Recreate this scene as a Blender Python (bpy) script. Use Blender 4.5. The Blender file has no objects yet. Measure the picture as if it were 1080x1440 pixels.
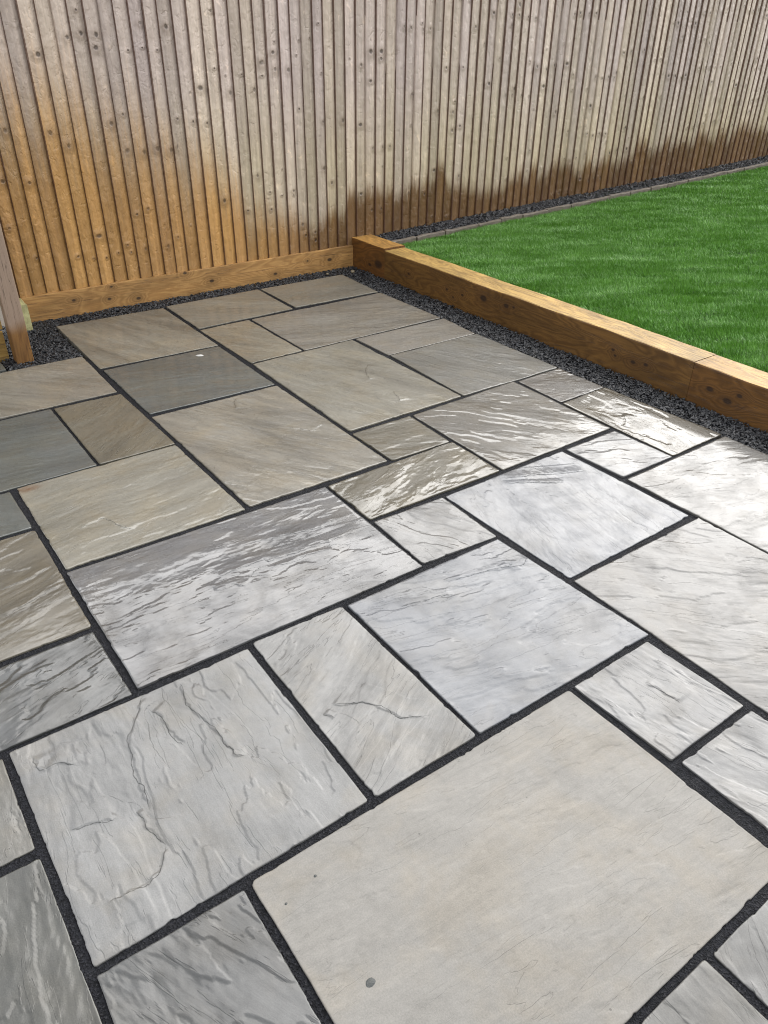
import bpy, bmesh, math, random
import numpy as np
from mathutils import Matrix, Vector

SC = bpy.context.scene
COL = SC.collection
random.seed(7)
RNG = np.random.default_rng(11)
rad = math.radians

# ------------------------------------------------------------------ camera
CAM_H = 1.345
PITCH, ROLL, YAW, FPX = 0.567342295, 0.0132858179, -0.630901352, 1077.88977
cp, sp = math.cos(PITCH), math.sin(PITCH)
fwd, right, up = Vector((0, cp, -sp)), Vector((1, 0, 0)), Vector((0, sp, cp))
cr, sr = math.cos(ROLL), math.sin(ROLL)
r2, u2 = cr * right + sr * up, -sr * right + cr * up
Rz = Matrix.Rotation(YAW, 3, 'Z')
r2, u2, fwd = Rz @ r2, Rz @ u2, Rz @ fwd
cd = bpy.data.cameras.new('camera')
cam = bpy.data.objects.new('camera', cd)
COL.objects.link(cam)
cd.sensor_fit = 'VERTICAL'
cd.sensor_height = 24.0
cd.sensor_width = 18.0
cd.lens = FPX / 1440.0 * 24.0
cd.clip_start = 0.05
cd.clip_end = 400.0
M = Matrix((( r2.x, u2.x, -fwd.x, 0.0), (r2.y, u2.y, -fwd.y, 0.0), (r2.z, u2.z, -fwd.z, CAM_H), (0, 0, 0, 1)))
cam.matrix_world = M
SC.camera = cam

# ------------------------------------------------------------------ light
SUN_EL, SUN_AZ = rad(36), rad(28)          # azimuth measured from +x towards +y
w = bpy.data.worlds.new('World')
SC.world = w
w.use_nodes = True
nt = w.node_tree
nt.nodes.clear()
out = nt.nodes.new('ShaderNodeOutputWorld')
bg = nt.nodes.new('ShaderNodeBackground')
sky = nt.nodes.new('ShaderNodeTexSky')
sky.sky_type = 'NISHITA'
sky.sun_disc = False
sky.sun_elevation = SUN_EL
sky.sun_rotation = math.pi / 2 - SUN_AZ
sky.air_density = 1.0
sky.dust_density = 4.0
sky.ozone_density = 1.0
hs = nt.nodes.new('ShaderNodeHueSaturation')
hs.inputs['Saturation'].default_value = 0.30
nt.links.new(sky.outputs[0], hs.inputs['Color'])
gm = nt.nodes.new('ShaderNodeGamma')          # cloud cover spreads the sun's glow over the dome
gm.inputs['Gamma'].default_value = 0.34
nt.links.new(hs.outputs[0], gm.inputs[0])
nt.links.new(gm.outputs[0], bg.inputs[0])
bg.inputs[1].default_value = 0.15
nt.links.new(bg.outputs[0], out.inputs[0])
sd = bpy.data.lights.new('sun', 'SUN')
sun = bpy.data.objects.new('sun', sd)
COL.objects.link(sun)
sd.energy = 0.5
sd.angle = rad(90)
sd.color = (1.0, 0.97, 0.93)
to_sun = Vector((math.cos(SUN_EL) * math.cos(SUN_AZ), math.cos(SUN_EL) * math.sin(SUN_AZ), math.sin(SUN_EL)))
sun.rotation_euler = to_sun.to_track_quat('Z', 'Y').to_euler()
sun.location = to_sun * 30
SC.cycles.filter_width = 1.0
SC.view_settings.view_transform = 'Standard'
SC.view_settings.look = 'None'
SC.view_settings.gamma = 1.0
SC.view_settings.use_curve_mapping = False
SC.view_settings.exposure = 3.25

# ------------------------------------------------------------------ helpers
def tag(o, label=None, cat=None, group=None, kind=None):
    for k, v in (('label', label), ('category', cat), ('group', group), ('kind', kind)):
        if v:
            o[k] = v
    return o

def empty(name, loc):
    o = bpy.data.objects.new(name, None)
    o.location = loc
    o.empty_display_size = 0.1
    COL.objects.link(o)
    return o

def link(name, me, mat=None, parent=None, loc=None):
    o = bpy.data.objects.new(name, me)
    COL.objects.link(o)
    if mat and not me.materials:
        me.materials.append(mat)
    if parent:
        o.parent = parent
    if loc is not None:
        o.location = loc
    return o

def np_mesh(name, V, F, smooth=False):
    """V (n,3), F (m,k) with one k for all faces"""
    me = bpy.data.meshes.new(name)
    V = np.ascontiguousarray(V, np.float32)
    F = np.ascontiguousarray(F, np.int32)
    m, k = F.shape
    me.vertices.add(len(V))
    me.vertices.foreach_set('co', V.ravel())
    me.loops.add(m * k)
    me.loops.foreach_set('vertex_index', F.ravel())
    me.polygons.add(m)
    me.polygons.foreach_set('loop_start', np.arange(0, m * k, k, dtype=np.int32))
    me.polygons.foreach_set('loop_total', np.full(m, k, np.int32))
    me.polygons.foreach_set('use_smooth', np.full(m, smooth, bool))
    me.update(calc_edges=True)
    return me

def vattr(me, name, typ, arr):
    a = me.attributes.new(name, typ, 'POINT')
    key = {'FLOAT_VECTOR': 'vector', 'FLOAT_COLOR': 'color', 'FLOAT': 'value'}[typ]
    a.data.foreach_set(key, np.ascontiguousarray(arr, np.float32).ravel())

def _hash(ix, iy, s):
    n = (ix.astype(np.int64) * 374761393 + iy.astype(np.int64) * 668265263 + s * 974634777) & 0xFFFFFFFF
    n = ((n ^ (n >> 13)) * 1274126177) & 0xFFFFFFFF
    return ((n ^ (n >> 16)) & 0xFFFFFF) / float(0xFFFFFF)

def noise2(x, y, s=0):
    ix, iy = np.floor(x), np.floor(y)
    fx, fy = x - ix, y - iy
    def g(dx, dy):
        a = _hash(ix + dx, iy + dy, s) * 2 * math.pi
        return np.cos(a) * (fx - dx) + np.sin(a) * (fy - dy)
    ux = fx * fx * fx * (fx * (fx * 6 - 15) + 10)
    uy = fy * fy * fy * (fy * (fy * 6 - 15) + 10)
    a = g(0, 0) * (1 - ux) + g(1, 0) * ux
    b = g(0, 1) * (1 - ux) + g(1, 1) * ux
    return (a * (1 - uy) + b * uy) * 1.4

def fbm(x, y, s=0, o=4, gain=0.5):
    t, a = 0, 1.0
    for k in range(o):
        t = t + a * noise2(x * 2 ** k, y * 2 ** k, s + 17 * k)
        a *= gain
    return t

def sstep(a, b, x):
    t = np.clip((x - a) / (b - a), 0, 1)
    return t * t * (3 - 2 * t)

class N:
    """small node-tree writer"""
    def __init__(self, name):
        self.m = bpy.data.materials.new(name)
        self.m.use_nodes = True
        self.t = self.m.node_tree
        self.t.nodes.clear()
        self.out = self.t.nodes.new('ShaderNodeOutputMaterial')
        self.b = self.t.nodes.new('ShaderNodeBsdfPrincipled')
        self.t.links.new(self.b.outputs[0], self.out.inputs[0])
    def n(self, typ, **kw):
        nd = self.t.nodes.new(typ)
        for k, v in kw.items():
            setattr(nd, k, v)
        return nd
    def set(self, sock, v):
        if isinstance(v, bpy.types.NodeSocket):
            self.t.links.new(v, sock)
        elif v is not None:
            sock.default_value = v
    def math(self, op, a, b=None, c=None, clamp=False):
        nd = self.n('ShaderNodeMath', operation=op, use_clamp=clamp)
        self.set(nd.inputs[0], a)
        if b is not None: self.set(nd.inputs[1], b)
        if c is not None: self.set(nd.inputs[2], c)
        return nd.outputs[0]
    def vmath(self, op, a, b=None, out=0):
        nd = self.n('ShaderNodeVectorMath', operation=op)
        self.set(nd.inputs[0], a)
        if b is not None: self.set(nd.inputs[1], b)
        return nd.outputs[out]
    def noise(self, vec, scale=1.0, detail=3.0, rough=0.5, dist=0.0, w=None):
        nd = self.n('ShaderNodeTexNoise', noise_dimensions='4D' if w is not None else '3D')
        self.set(nd.inputs['Vector'], vec)
        if w is not None: self.set(nd.inputs['W'], w)
        self.set(nd.inputs['Scale'], scale); self.set(nd.inputs['Detail'], detail)
        self.set(nd.inputs['Roughness'], rough); self.set(nd.inputs['Distortion'], dist)
        return nd.outputs['Fac']
    def mapr(self, v, a, b, c=0.0, d=1.0, smooth=False):
        nd = self.n('ShaderNodeMapRange', interpolation_type='SMOOTHSTEP' if smooth else 'LINEAR')
        self.set(nd.inputs[0], v); self.set(nd.inputs[1], a); self.set(nd.inputs[2], b)
        self.set(nd.inputs[3], c); self.set(nd.inputs[4], d)
        return nd.outputs[0]
    def mix(self, f, a, b, mode='MIX'):
        nd = self.n('ShaderNodeMix', data_type='RGBA', blend_type=mode)
        self.set(nd.inputs[0], f)
        self.set(nd.inputs[6], (*a, 1) if isinstance(a, tuple) and len(a) == 3 else a)
        self.set(nd.inputs[7], (*b, 1) if isinstance(b, tuple) and len(b) == 3 else b)
        return nd.outputs[2]
    def attr(self, name, out='Color'):
        nd = self.n('ShaderNodeAttribute', attribute_name=name)
        return nd.outputs[out]
    def bump(self, h, strength=1.0, dist=0.001, normal=None):
        nd = self.n('ShaderNodeBump')
        self.set(nd.inputs['Height'], h)
        nd.inputs['Strength'].default_value = strength
        nd.inputs['Distance'].default_value = dist
        if normal is not None: self.set(nd.inputs['Normal'], normal)
        return nd.outputs[0]
    def sep(self, v):
        nd = self.n('ShaderNodeSeparateXYZ'); self.set(nd.inputs[0], v); return nd.outputs
    def comb(self, x, y, z):
        nd = self.n('ShaderNodeCombineXYZ')
        for k, v in enumerate((x, y, z)): self.set(nd.inputs[k], v)
        return nd.outputs[0]
    def p(self, **kw):
        for k, v in kw.items():
            self.set(self.b.inputs[k.replace('_', ' ')], (*v, 1) if isinstance(v, tuple) and len(v) == 3 and 'Color' in k else v)

# ------------------------------------------------------------------ materials
def mat_stone():
    m = N('wet riven sandstone')
    g = m.attr('grain', 'Vector')
    tint = m.attr('tint')
    wet = m.attr('wet', 'Fac')
    streak = m.attr('streak', 'Fac')
    gs = m.vmath('MULTIPLY', g, (2.4, 30.0, 1.0))
    s1 = m.noise(gs, 1.0, 10, 0.74, 0.25)
    s2 = m.noise(m.vmath('MULTIPLY', g, (1.2, 5.0, 1.0)), 1.0, 4, 0.6, 0.8)
    bl = m.noise(g, 7.0, 5, 0.6, 0.3)
    fine = m.noise(g, 320.0, 3, 0.6)
    mid = m.noise(g, 60.0, 4, 0.6)
    f1 = m.math('MULTIPLY', m.mapr(s1, 0.3, 0.7, -1, 1), streak)
    f2 = m.math('MULTIPLY', m.mapr(s2, 0.3, 0.7, -1, 1), streak)
    f = m.math('ADD', m.math('MULTIPLY', f1, 0.22), m.math('MULTIPLY', f2, 0.30))
    f = m.math('ADD', f, m.math('MULTIPLY', m.math('SUBTRACT', mid, 0.5), 0.34))
    f = m.math('ADD', f, m.math('MULTIPLY', m.math('SUBTRACT', fine, 0.5), 0.55))
    vn = m.noise(m.vmath('MULTIPLY', g, (2.0, 22.0, 1.0)), 1.0, 6, 0.62, 0.5)
    vein = m.math('MULTIPLY', m.mapr(m.math('ABSOLUTE', m.math('SUBTRACT', vn, 0.54)), 0.0, 0.035, 1, 0, True), m.mapr(m.noise(g, 5.0, 3, 0.6), 0.45, 0.62, 0, 1, True))
    f = m.math('ADD', f, m.math('MULTIPLY', m.math('MULTIPLY', vein, streak), 0.22))
    k = m.math('ADD', 1.0, f)
    c = m.mix(1.0, tint, m.comb(k, k, k), 'MULTIPLY')
    warm = m.mapr(bl, 0.42, 0.68, 0, 1, True)
    c2 = m.mix(1.0, c, (1.10, 1.0, 0.84), 'MULTIPLY')
    c = m.mix(m.math('MULTIPLY', warm, 0.45), c, c2)
    # small iron specks
    vo = m.n('ShaderNodeTexVoronoi', feature='F1'); m.set(vo.inputs['Vector'], g); vo.inputs['Scale'].default_value = 26.0
    vr = m.n('ShaderNodeSeparateColor'); m.set(vr.inputs[0], vo.outputs['Color'])
    spk = m.math('MULTIPLY', m.math('LESS_THAN', vo.outputs['Distance'], m.mapr(vr.outputs[1], 0, 1, 0.02, 0.07)), m.math('GREATER_THAN', vr.outputs[0], 0.72))
    c = m.mix(m.math('MULTIPLY', spk, 0.6), c, (0.035, 0.032, 0.028))
    # relief: stepped cleavage layers and fine grit, stronger in some patches than others
    mask = m.mapr(m.noise(m.vmath('MULTIPLY', g, (2.5, 5.0, 1.0)), 1.0, 4, 0.6, 0.3), 0.38, 0.58, 0.22, 1.0, True)
    t = m.math('MULTIPLY', m.noise(m.vmath('MULTIPLY', g, (2.2, 11.0, 1.0)), 1.0, 5, 0.56, 0.35), 8.0)
    fr = m.math('FRACT', t)
    stepd = m.math('ADD', m.math('FLOOR', t), m.mapr(fr, 0.0, 0.05, 0, 1))
    # dirt held in the open cleavage lines
    crev = m.math('MULTIPLY', m.mapr(m.math('ABSOLUTE', m.math('SUBTRACT', fr, 0.025)), 0.01, 0.05, 1, 0), mask)
    crev = m.math('MULTIPLY', crev, m.mapr(m.noise(g, 16.0, 3, 0.6), 0.45, 0.62, 0, 1, True))
    c = m.mix(m.math('MULTIPLY', crev, m.mapr(streak, 0.3, 1.0, 0.08, 0.32)), c, (0.016, 0.016, 0.015))
    # single long cracks and ledges: signed distance stored on the mesh
    sdv = m.math('ADD', m.attr('crack', 'Fac'), m.math('ADD', m.math('MULTIPLY', m.math('SUBTRACT', m.noise(g, 60.0, 5, 0.7), 0.5), 0.012), m.math('MULTIPLY', m.math('SUBTRACT', m.noise(g, 17.0, 2, 0.5), 0.5), 0.030)))
    tap = m.attr('crack_taper', 'Fac')
    ad = m.math('ABSOLUTE', sdv)
    wln = m.mapr(m.noise(g, 30.0, 2, 0.5), 0.35, 0.65, 0.0004, 0.0016)
    line = m.math('MULTIPLY', m.mapr(m.math('DIVIDE', ad, wln), 0.5, 1.3, 1, 0), tap)
    c = m.mix(m.math('MULTIPLY', line, 0.35), c, (0.012, 0.012, 0.011))
    ledge = m.math('MULTIPLY', m.math('MULTIPLY', m.mapr(sdv, -0.0008, 0.0008, 0, 1, True), m.mapr(ad, 0.0, 0.05, 1, 0, True)), tap)
    rel = m.mapr(streak, 0.3, 1.0, 0.45, 1.0)
    hs_ = m.math('MULTIPLY', m.math('MULTIPLY', stepd, 0.85), m.math('MULTIPLY', mask, rel))
    hs_ = m.math('ADD', hs_, m.math('MULTIPLY', ledge, 1.3))
    hr = m.math('MULTIPLY', m.math('MULTIPLY', s1, 1.0), m.math('MULTIPLY', mask, rel))
    hd = m.math('ADD', m.math('ADD', hs_, hr), m.math('ADD', m.math('MULTIPLY', mid, 0.35), m.math('MULTIPLY', fine, 0.25)))
    hf = m.math('ADD', m.math('ADD', m.math('MULTIPLY', hs_, 0.30), m.math('MULTIPLY', hr, 0.06)), m.math('ADD', m.math('ADD', m.math('MULTIPLY', mid, 0.05), m.math('MULTIPLY', fine, 0.03)), m.math('MULTIPLY', ledge, 1.0)))
    nrm = m.bump(hd, 0.9, 0.0018)
    film = m.bump(hf, 0.6, 0.0018)
    rg = m.noise(g, 9.0, 4, 0.6, 0.4)
    dry = m.math('SUBTRACT', 1.0, wet)
    rough = m.math('ADD', m.math('ADD', 0.30, m.math('MULTIPLY', dry, 0.25)), m.math('MULTIPLY', m.math('SUBTRACT', rg, 0.5), 0.25))
    m.p(Base_Color=c, Roughness=rough, IOR=1.45, Normal=nrm, Coat_IOR=1.52)
    cw = m.math('MULTIPLY', m.mapr(rg, 0.33, 0.62, 0.45, 1.0, True), wet, clamp=True)
    m.set(m.b.inputs['Coat Weight'], cw)
    m.b.inputs['Specular IOR Level'].default_value = 0.22
    m.set(m.b.inputs['Coat Roughness'], m.mapr(wet, 0.3, 1, 0.22, 0.035))
    m.set(m.b.inputs['Coat Normal'], film)
    return m.m

def mat_joint():
    m = N('charcoal jointing grit')
    gp = m.n('ShaderNodeNewGeometry').outputs['Position']
    a = m.noise(gp, 420.0, 3, 0.7)
    b = m.noise(gp, 20.0, 3, 0.6)
    v = m.n('ShaderNodeTexVoronoi'); m.set(v.inputs['Vector'], gp); v.inputs['Scale'].default_value = 330.0
    sc = m.n('ShaderNodeSeparateColor'); m.set(sc.inputs[0], v.outputs['Color'])
    c = m.mix(sc.outputs[0], (0.003, 0.0033, 0.004), (0.014, 0.0147, 0.018))
    c = m.mix(m.math('MULTIPLY', m.math('GREATER_THAN', sc.outputs[1], 0.93), 0.4), c, (0.04, 0.04, 0.043))
    h = m.math('ADD', v.outputs['Distance'], m.math('MULTIPLY', a, 0.6))
    m.p(Base_Color=c, Roughness=m.mapr(b, 0.3, 0.7, 0.6, 0.85), Normal=m.bump(h, 1.0, 0.003))
    m.b.inputs['Specular IOR Level'].default_value = 0.12
    return m.m

def mat_chip():
    m = N('dark slate chippings')
    gp = m.n('ShaderNodeNewGeometry').outputs['Position']
    c = m.mix(m.noise(gp, 120, 3), m.attr('tint'), (0.014, 0.0155, 0.019))
    m.p(Base_Color=c, Roughness=0.46, Normal=m.bump(m.noise(gp, 260, 3), 0.5, 0.002))
    return m.m

def mat_soil():
    m = N('dark sub-base')
    gp = m.n('ShaderNodeNewGeometry').outputs['Position']
    c = m.mix(m.noise(gp, 90, 4), (0.004, 0.004, 0.0045), (0.015, 0.0155, 0.018))
    m.p(Base_Color=c, Roughness=0.8, Normal=m.bump(m.noise(gp, 150, 4), 1.0, 0.01))
    return m.m

def mat_grass():
    m = N('artificial grass blades')
    t = m.attr('tint')
    m.p(Base_Color=t, Roughness=0.45, IOR=1.4)
    return m.m

def mat_turf():
    m = N('turf backing')
    gp = m.n('ShaderNodeNewGeometry').outputs['Position']
    c = m.mix(m.noise(gp, 60, 4), (0.006, 0.02, 0.003), (0.015, 0.045, 0.006))
    m.p(Base_Color=c, Roughness=0.8)
    return m.m

def mat_fence():
    m = N('weathered fence board')
    gp = m.n('ShaderNodeNewGeometry').outputs['Position']
    oi = m.n('ShaderNodeObjectInfo')
    rnd = oi.outputs['Random']
    tc = m.n('ShaderNodeTexCoord').outputs['Object']
    X, Y, Z = m.sep(gp)
    lx, ly, lz = m.sep(tc)
    wofs = m.math('MULTIPLY', rnd, 57.0)
    # grain
    gv = m.comb(m.math('MULTIPLY', lx, 60.0), m.math('MULTIPLY', ly, 60.0), m.math('MULTIPLY', lz, 3.0))
    gr = m.noise(gv, 1.0, 5, 0.6, 0.5, w=wofs)
    patch = m.noise(m.comb(m.math('MULTIPLY', lx, 14.0), 0.0, m.math('MULTIPLY', lz, 4.5)), 1.0, 5, 0.65, 0.4, w=wofs)
    dents = m.noise(m.comb(m.math('MULTIPLY', lx, 30.0), 0.0, m.math('MULTIPLY', lz, 17.0)), 1.0, 3, 0.55, 0.3, w=wofs)
    # wet and sheltered lower part: its upper edge wanders along the fence
    fc = m.n('ShaderNodeFloatCurve')
    cv = fc.mapping.curves[0]
    pts = [(0.0, 1.02), (1.0, 0.98), (1.3, 0.90), (1.6, 0.80), (1.95, 0.56), (2.15, 0.40), (2.4, 0.31), (2.6, 0.30), (2.8, 0.37), (2.95, 0.43),
           (3.13, 0.41), (3.44, 0.42), (3.55, 0.54), (3.60, 0.54), (3.68, 0.40), (4.07, 0.35), (4.42, 0.40), (4.76, 0.48), (4.85, 0.50), (4.95, 0.42), (5.2, 0.43), (5.7, 0.52), (6.2, 0.54), (7.1, 0.56), (10, 0.58)]
    while len(cv.points) > 2: cv.points.remove(cv.points[0])
    for i, (px, pz) in enumerate(pts):
        if i < 2: cv.points[i].location = (px / 10.0, pz)
        else: cv.points.new(px / 10.0, pz)
    for q in cv.points: q.handle_type = 'VECTOR'
    fc.mapping.update()
    m.set(fc.inputs['Value'], m.math('MULTIPLY', X, 0.1))
    thr = fc.outputs[0]
    soft = m.mapr(X, 1.6, 2.6, 0.42, 0.07)
    jag = m.math('ADD', m.math('MULTIPLY', m.math('SUBTRACT', rnd, 0.5), m.mapr(X, 1.6, 2.5, 0.22, 0.11)),
                 m.math('MULTIPLY', m.math('SUBTRACT', m.noise(m.comb(m.math('MULTIPLY', X, 70.0), 0.0, m.math('MULTIPLY', Z, 6.0)), 1.0, 4, 0.6), 0.5), m.mapr(X, 1.6, 2.5, 0.30, 0.17)))
    jag = m.math('ADD', jag, m.math('MULTIPLY', m.math('SUBTRACT', gr, 0.5), m.mapr(X, 1.6, 2.5, 0.32, 0.12)))
    d = m.math('SUBTRACT', m.math('ADD', thr, jag), Z)
    stain = m.mapr(m.math('DIVIDE', d, soft), -1.0, 1.0, 0, 1, True)
    # colours
    silver = m.mix(patch, (0.53, 0.445, 0.392), (0.33, 0.265, 0.224))
    cream = m.mix(patch, (0.52, 0.44, 0.335), (0.35, 0.28, 0.198))
    silver = m.mix(m.mapr(m.math('ADD', Z, m.math('MULTIPLY', patch, 0.5)), 0.75, 1.45, 0.0, 1.0, True), cream, silver)
    honey = m.mix(patch, (0.48, 0.275, 0.102), (0.25, 0.13, 0.044))
    brown = m.mix(patch, (0.1740, 0.1015, 0.0435), (0.0754, 0.0383, 0.0151))
    low = m.mix(m.mapr(X, 1.9, 2.9, 0, 1, True), honey, brown)
    halo = m.mapr(m.math('DIVIDE', d, 0.22), -1.0, 1.0, 0, 0.45, True)
    silver = m.mix(halo, silver, m.mix(patch, (0.2900, 0.2088, 0.1160), (0.2088, 0.1392, 0.0696)))
    c = m.mix(stain, silver, low)
    tone = m.mapr(rnd, 0, 1, 0.78, 1.18)
    c = m.mix(1.0, c, m.comb(tone, tone, m.math('MULTIPLY', tone, m.mapr(m.math('FRACT', m.math('MULTIPLY', rnd, 7.3)), 0, 1, 0.93, 1.05))), 'MULTIPLY')
    gk = m.mapr(gr, 0.25, 0.75, 0.74, 1.20)
    c = m.mix(1.0, c, m.comb(gk, gk, gk), 'MULTIPLY')
    pl = m.mapr(m.noise(m.comb(m.math('MULTIPLY', lx, 24.0), 0.0, m.math('MULTIPLY', lz, 15.0)), 1.0, 4, 0.6, 0.6, w=m.math('ADD', wofs, 9.0)), 0.60, 0.72, 0, 0.55, True)
    c = m.mix(pl, c, m.mix(1.0, c, (1.55, 1.5, 1.42, 1), 'MULTIPLY'))
    # un-weathered sawn edge
    edge = m.math('LESS_THAN', lx, 0.0022)
    c = m.mix(m.math('MULTIPLY', edge, 0.85), c, (0.085, 0.042, 0.027))
    # knots: boards cut from one log carry them at like heights
    cell = m.math('FLOOR', m.math('DIVIDE', X, 0.292))
    wn = m.n('ShaderNodeTexWhiteNoise', noise_dimensions='1D'); m.set(wn.inputs['W'], cell)
    kh = 0.0; ring = 0.0
    for sc_, thr_, seed in ((2.6, 0.40, 0.0), (2.6, 0.72, 31.7)):
        vz = m.n('ShaderNodeTexVoronoi', voronoi_dimensions='1D', feature='F1')
        vz.inputs['Scale'].default_value = sc_
        if seed == 0.0:
            zz = m.math('ADD', Z, m.math('MULTIPLY', wn.outputs['Value'], 40.0))
            zz = m.math('ADD', zz, m.math('MULTIPLY', m.math('SUBTRACT', rnd, 0.5), 0.03))
        else:
            zz = m.math('ADD', Z, m.math('MULTIPLY', rnd, 93.0))
        m.set(vz.inputs['W'], zz)
        s = m.n('ShaderNodeSeparateColor'); m.set(s.inputs[0], vz.outputs['Color'])
        dz = m.math('DIVIDE', vz.outputs['Distance'], sc_)
        ox = m.math('ADD', 0.024, m.math('MULTIPLY', m.math('FRACT', m.math('ADD', s.outputs[1], m.math('MULTIPLY', rnd, 11.3))), 0.036))
        dx = m.math('SUBTRACT', lx, ox)
        dd = m.math('SQRT', m.math('ADD', m.math('MULTIPLY', dz, dz), m.math('MULTIPLY', m.math('MULTIPLY', dx, dx), m.mapr(s.outputs[1], 0, 1, 0.35, 1.5))))
        r = m.mapr(s.outputs[0], 0, 1, 0.0035, 0.0150)
        on = m.math('GREATER_THAN', m.math('FRACT', m.math('ADD', m.math('MULTIPLY', s.outputs[2], 3.1), m.math('MULTIPLY', rnd, 5.7))), thr_)
        dd = m.math('ADD', dd, m.math('MULTIPLY', m.math('SUBTRACT', dents, 0.5), 0.010))
        kk = m.math('MULTIPLY', m.mapr(m.math('DIVIDE', dd, r), 0.35, 1.15, 1, 0, True), m.math('MULTIPLY', on, m.mapr(s.outputs[2], 0, 1, 0.6, 1.0)))
        rr = m.math('MULTIPLY', m.mapr(m.math('DIVIDE', dd, r), 0.9, 3.6, 1, 0, True), on)
        kh = m.math('MAXIMUM', kh, kk); ring = m.math('MAXIMUM', ring, rr)
    c = m.mix(m.math('MULTIPLY', ring, 0.28), c, (0.095, 0.055, 0.028))
    c = m.mix(m.math('MULTIPLY', kh, 0.80), c, (0.025, 0.015, 0.010))
    scal = m.mapr(m.noise(m.comb(m.math('MULTIPLY', lx, 26.0), 0.0, m.math('MULTIPLY', lz, 24.0)), 1.0, 2, 0.5, 0.8, w=m.math('ADD', wofs, 5.0)), 0.58, 0.70, 0, 1, True)
    h = m.math('ADD', m.math('MULTIPLY', gr, 0.45), m.math('MULTIPLY', dents, 2.4))
    h = m.math('SUBTRACT', h, m.math('MULTIPLY', scal, 0.35))
    h = m.math('ADD', h, m.math('MULTIPLY', ring, 0.7))
    h = m.math('SUBTRACT', h, m.math('MULTIPLY', kh, 0.7))
    m.p(Base_Color=c, Roughness=m.mapr(stain, 0, 1, 0.36, 0.38), IOR=1.4, Normal=m.bump(h, 1.0, 0.0040))
    return m.m

def mat_timber(name, axis, light, dark, knots, wet=0.4, lit_top=None, grey_above=None):
    """sawn treated softwood; knots are (a, b, radius) on the face, a along the grain"""
    m = N(name)
    gp = m.n('ShaderNodeNewGeometry').outputs['Position']
    X, Y, Z = m.sep(gp)
    a = {'x': X, 'y': Y, 'z': Z}[axis]
    if axis == 'z': b_ = X; o_ = Y
    elif axis == 'x': b_ = Z; o_ = Y
    else: b_ = Z; o_ = X
    # growth rings bent round the knots
    kn = 0.0; pull = 0.0
    if knots:
        for (ka, kb, kr) in knots:
            da = m.math('MULTIPLY', m.math('SUBTRACT', a, ka), 0.62)
            db = m.math('SUBTRACT', b_, kb)
            d = m.math('SQRT', m.math('ADD', m.math('MULTIPLY', da, da), m.math('MULTIPLY', db, db)))
            kn = m.math('MAXIMUM', kn, m.mapr(m.math('DIVIDE', d, kr), 0.5, 1.1, 1, 0, True))
            pull = m.math('MAXIMUM', pull, m.mapr(m.math('DIVIDE', d, kr), 0.6, 4.5, 1, 0, True))
    wv = m.comb(m.math('MULTIPLY', a, 1.6), m.math('MULTIPLY', b_, 9.0), m.math('MULTIPLY', o_, 9.0))
    base = m.noise(wv, 1.0, 3, 0.5, 0.6)
    ph = m.math('ADD', m.math('MULTIPLY', base, 13.0), m.math('MULTIPLY', pull, 2.2))
    ringv = m.math('PINGPONG', ph, 0.5)
    ringv = m.mapr(ringv, 0.0, 0.5, 0, 1, True)
    fib = m.noise(m.comb(m.math('MULTIPLY', a, 8.0), m.math('MULTIPLY', b_, 240.0), m.math('MULTIPLY', o_, 240.0)), 1.0, 4, 0.6)
    blot = m.noise(m.comb(m.math('MULTIPLY', a, 3.0), m.math('MULTIPLY', b_, 10.0), m.math('MULTIPLY', o_, 10.0)), 1.0, 4, 0.6)
    c = m.mix(m.math('MULTIPLY', ringv, 0.55), light, dark)
    k = m.math('ADD', m.mapr(fib, 0.25, 0.75, 0.84, 1.1), m.mapr(blot, 0.3, 0.7, -0.34, 0.28))
    c = m.mix(1.0, c, m.comb(k, k, k), 'MULTIPLY')
    if lit_top:  # upward faces lightened: lit top painted in, with some weathering
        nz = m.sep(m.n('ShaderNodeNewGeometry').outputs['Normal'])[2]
        c = m.mix(m.mapr(nz, 0.7, 0.95), c, m.mix(1.0, c, (*lit_top, 1), 'MULTIPLY'))
    if grey_above:
        gfac = m.mapr(m.math('ADD', Z, m.math('MULTIPLY', blot, 0.12)), grey_above - 0.02, grey_above + 0.06, 0, 1, True)
        gcol = m.mix(fib, (0.27, 0.20, 0.15), (0.18, 0.125, 0.088))
        c = m.mix(gfac, c, gcol)
    c = m.mix(m.math('MULTIPLY', pull, 0.35) if knots else 0.0, c, (0.07, 0.032, 0.010))
    c = m.mix(m.math('MULTIPLY', kn, 0.85) if knots else 0.0, c, (0.014, 0.008, 0.005))
    # drying checks along the grain and faint saw marks across it
    chk = m.noise(m.comb(m.math('MULTIPLY', a, 2.2), m.math('MULTIPLY', b_, 55.0), m.math('MULTIPLY', o_, 55.0)), 1.0, 3, 0.5, 0.3)
    chk = m.mapr(m.math('ABSOLUTE', m.math('SUBTRACT', chk, 0.60)), 0.0, 0.012, 1, 0)
    c = m.mix(m.math('MULTIPLY', chk, 0.7), c, (0.03, 0.015, 0.008))
    saw = m.noise(m.comb(m.math('MULTIPLY', a, 170.0), m.math('MULTIPLY', b_, 6.0), m.math('MULTIPLY', o_, 6.0)), 1.0, 2, 0.5)
    h = m.math('ADD', m.math('MULTIPLY', fib, 0.9), m.math('MULTIPLY', ringv, 0.35))
    h = m.math('SUBTRACT', m.math('ADD', h, m.math('MULTIPLY', saw, 0.35)), m.math('MULTIPLY', chk, 0.9))
    m.p(Base_Color=c, Roughness=0.62 - 0.22 * wet, IOR=1.4, Normal=m.bump(h, 0.6, 0.0015))
    return m.m

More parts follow.
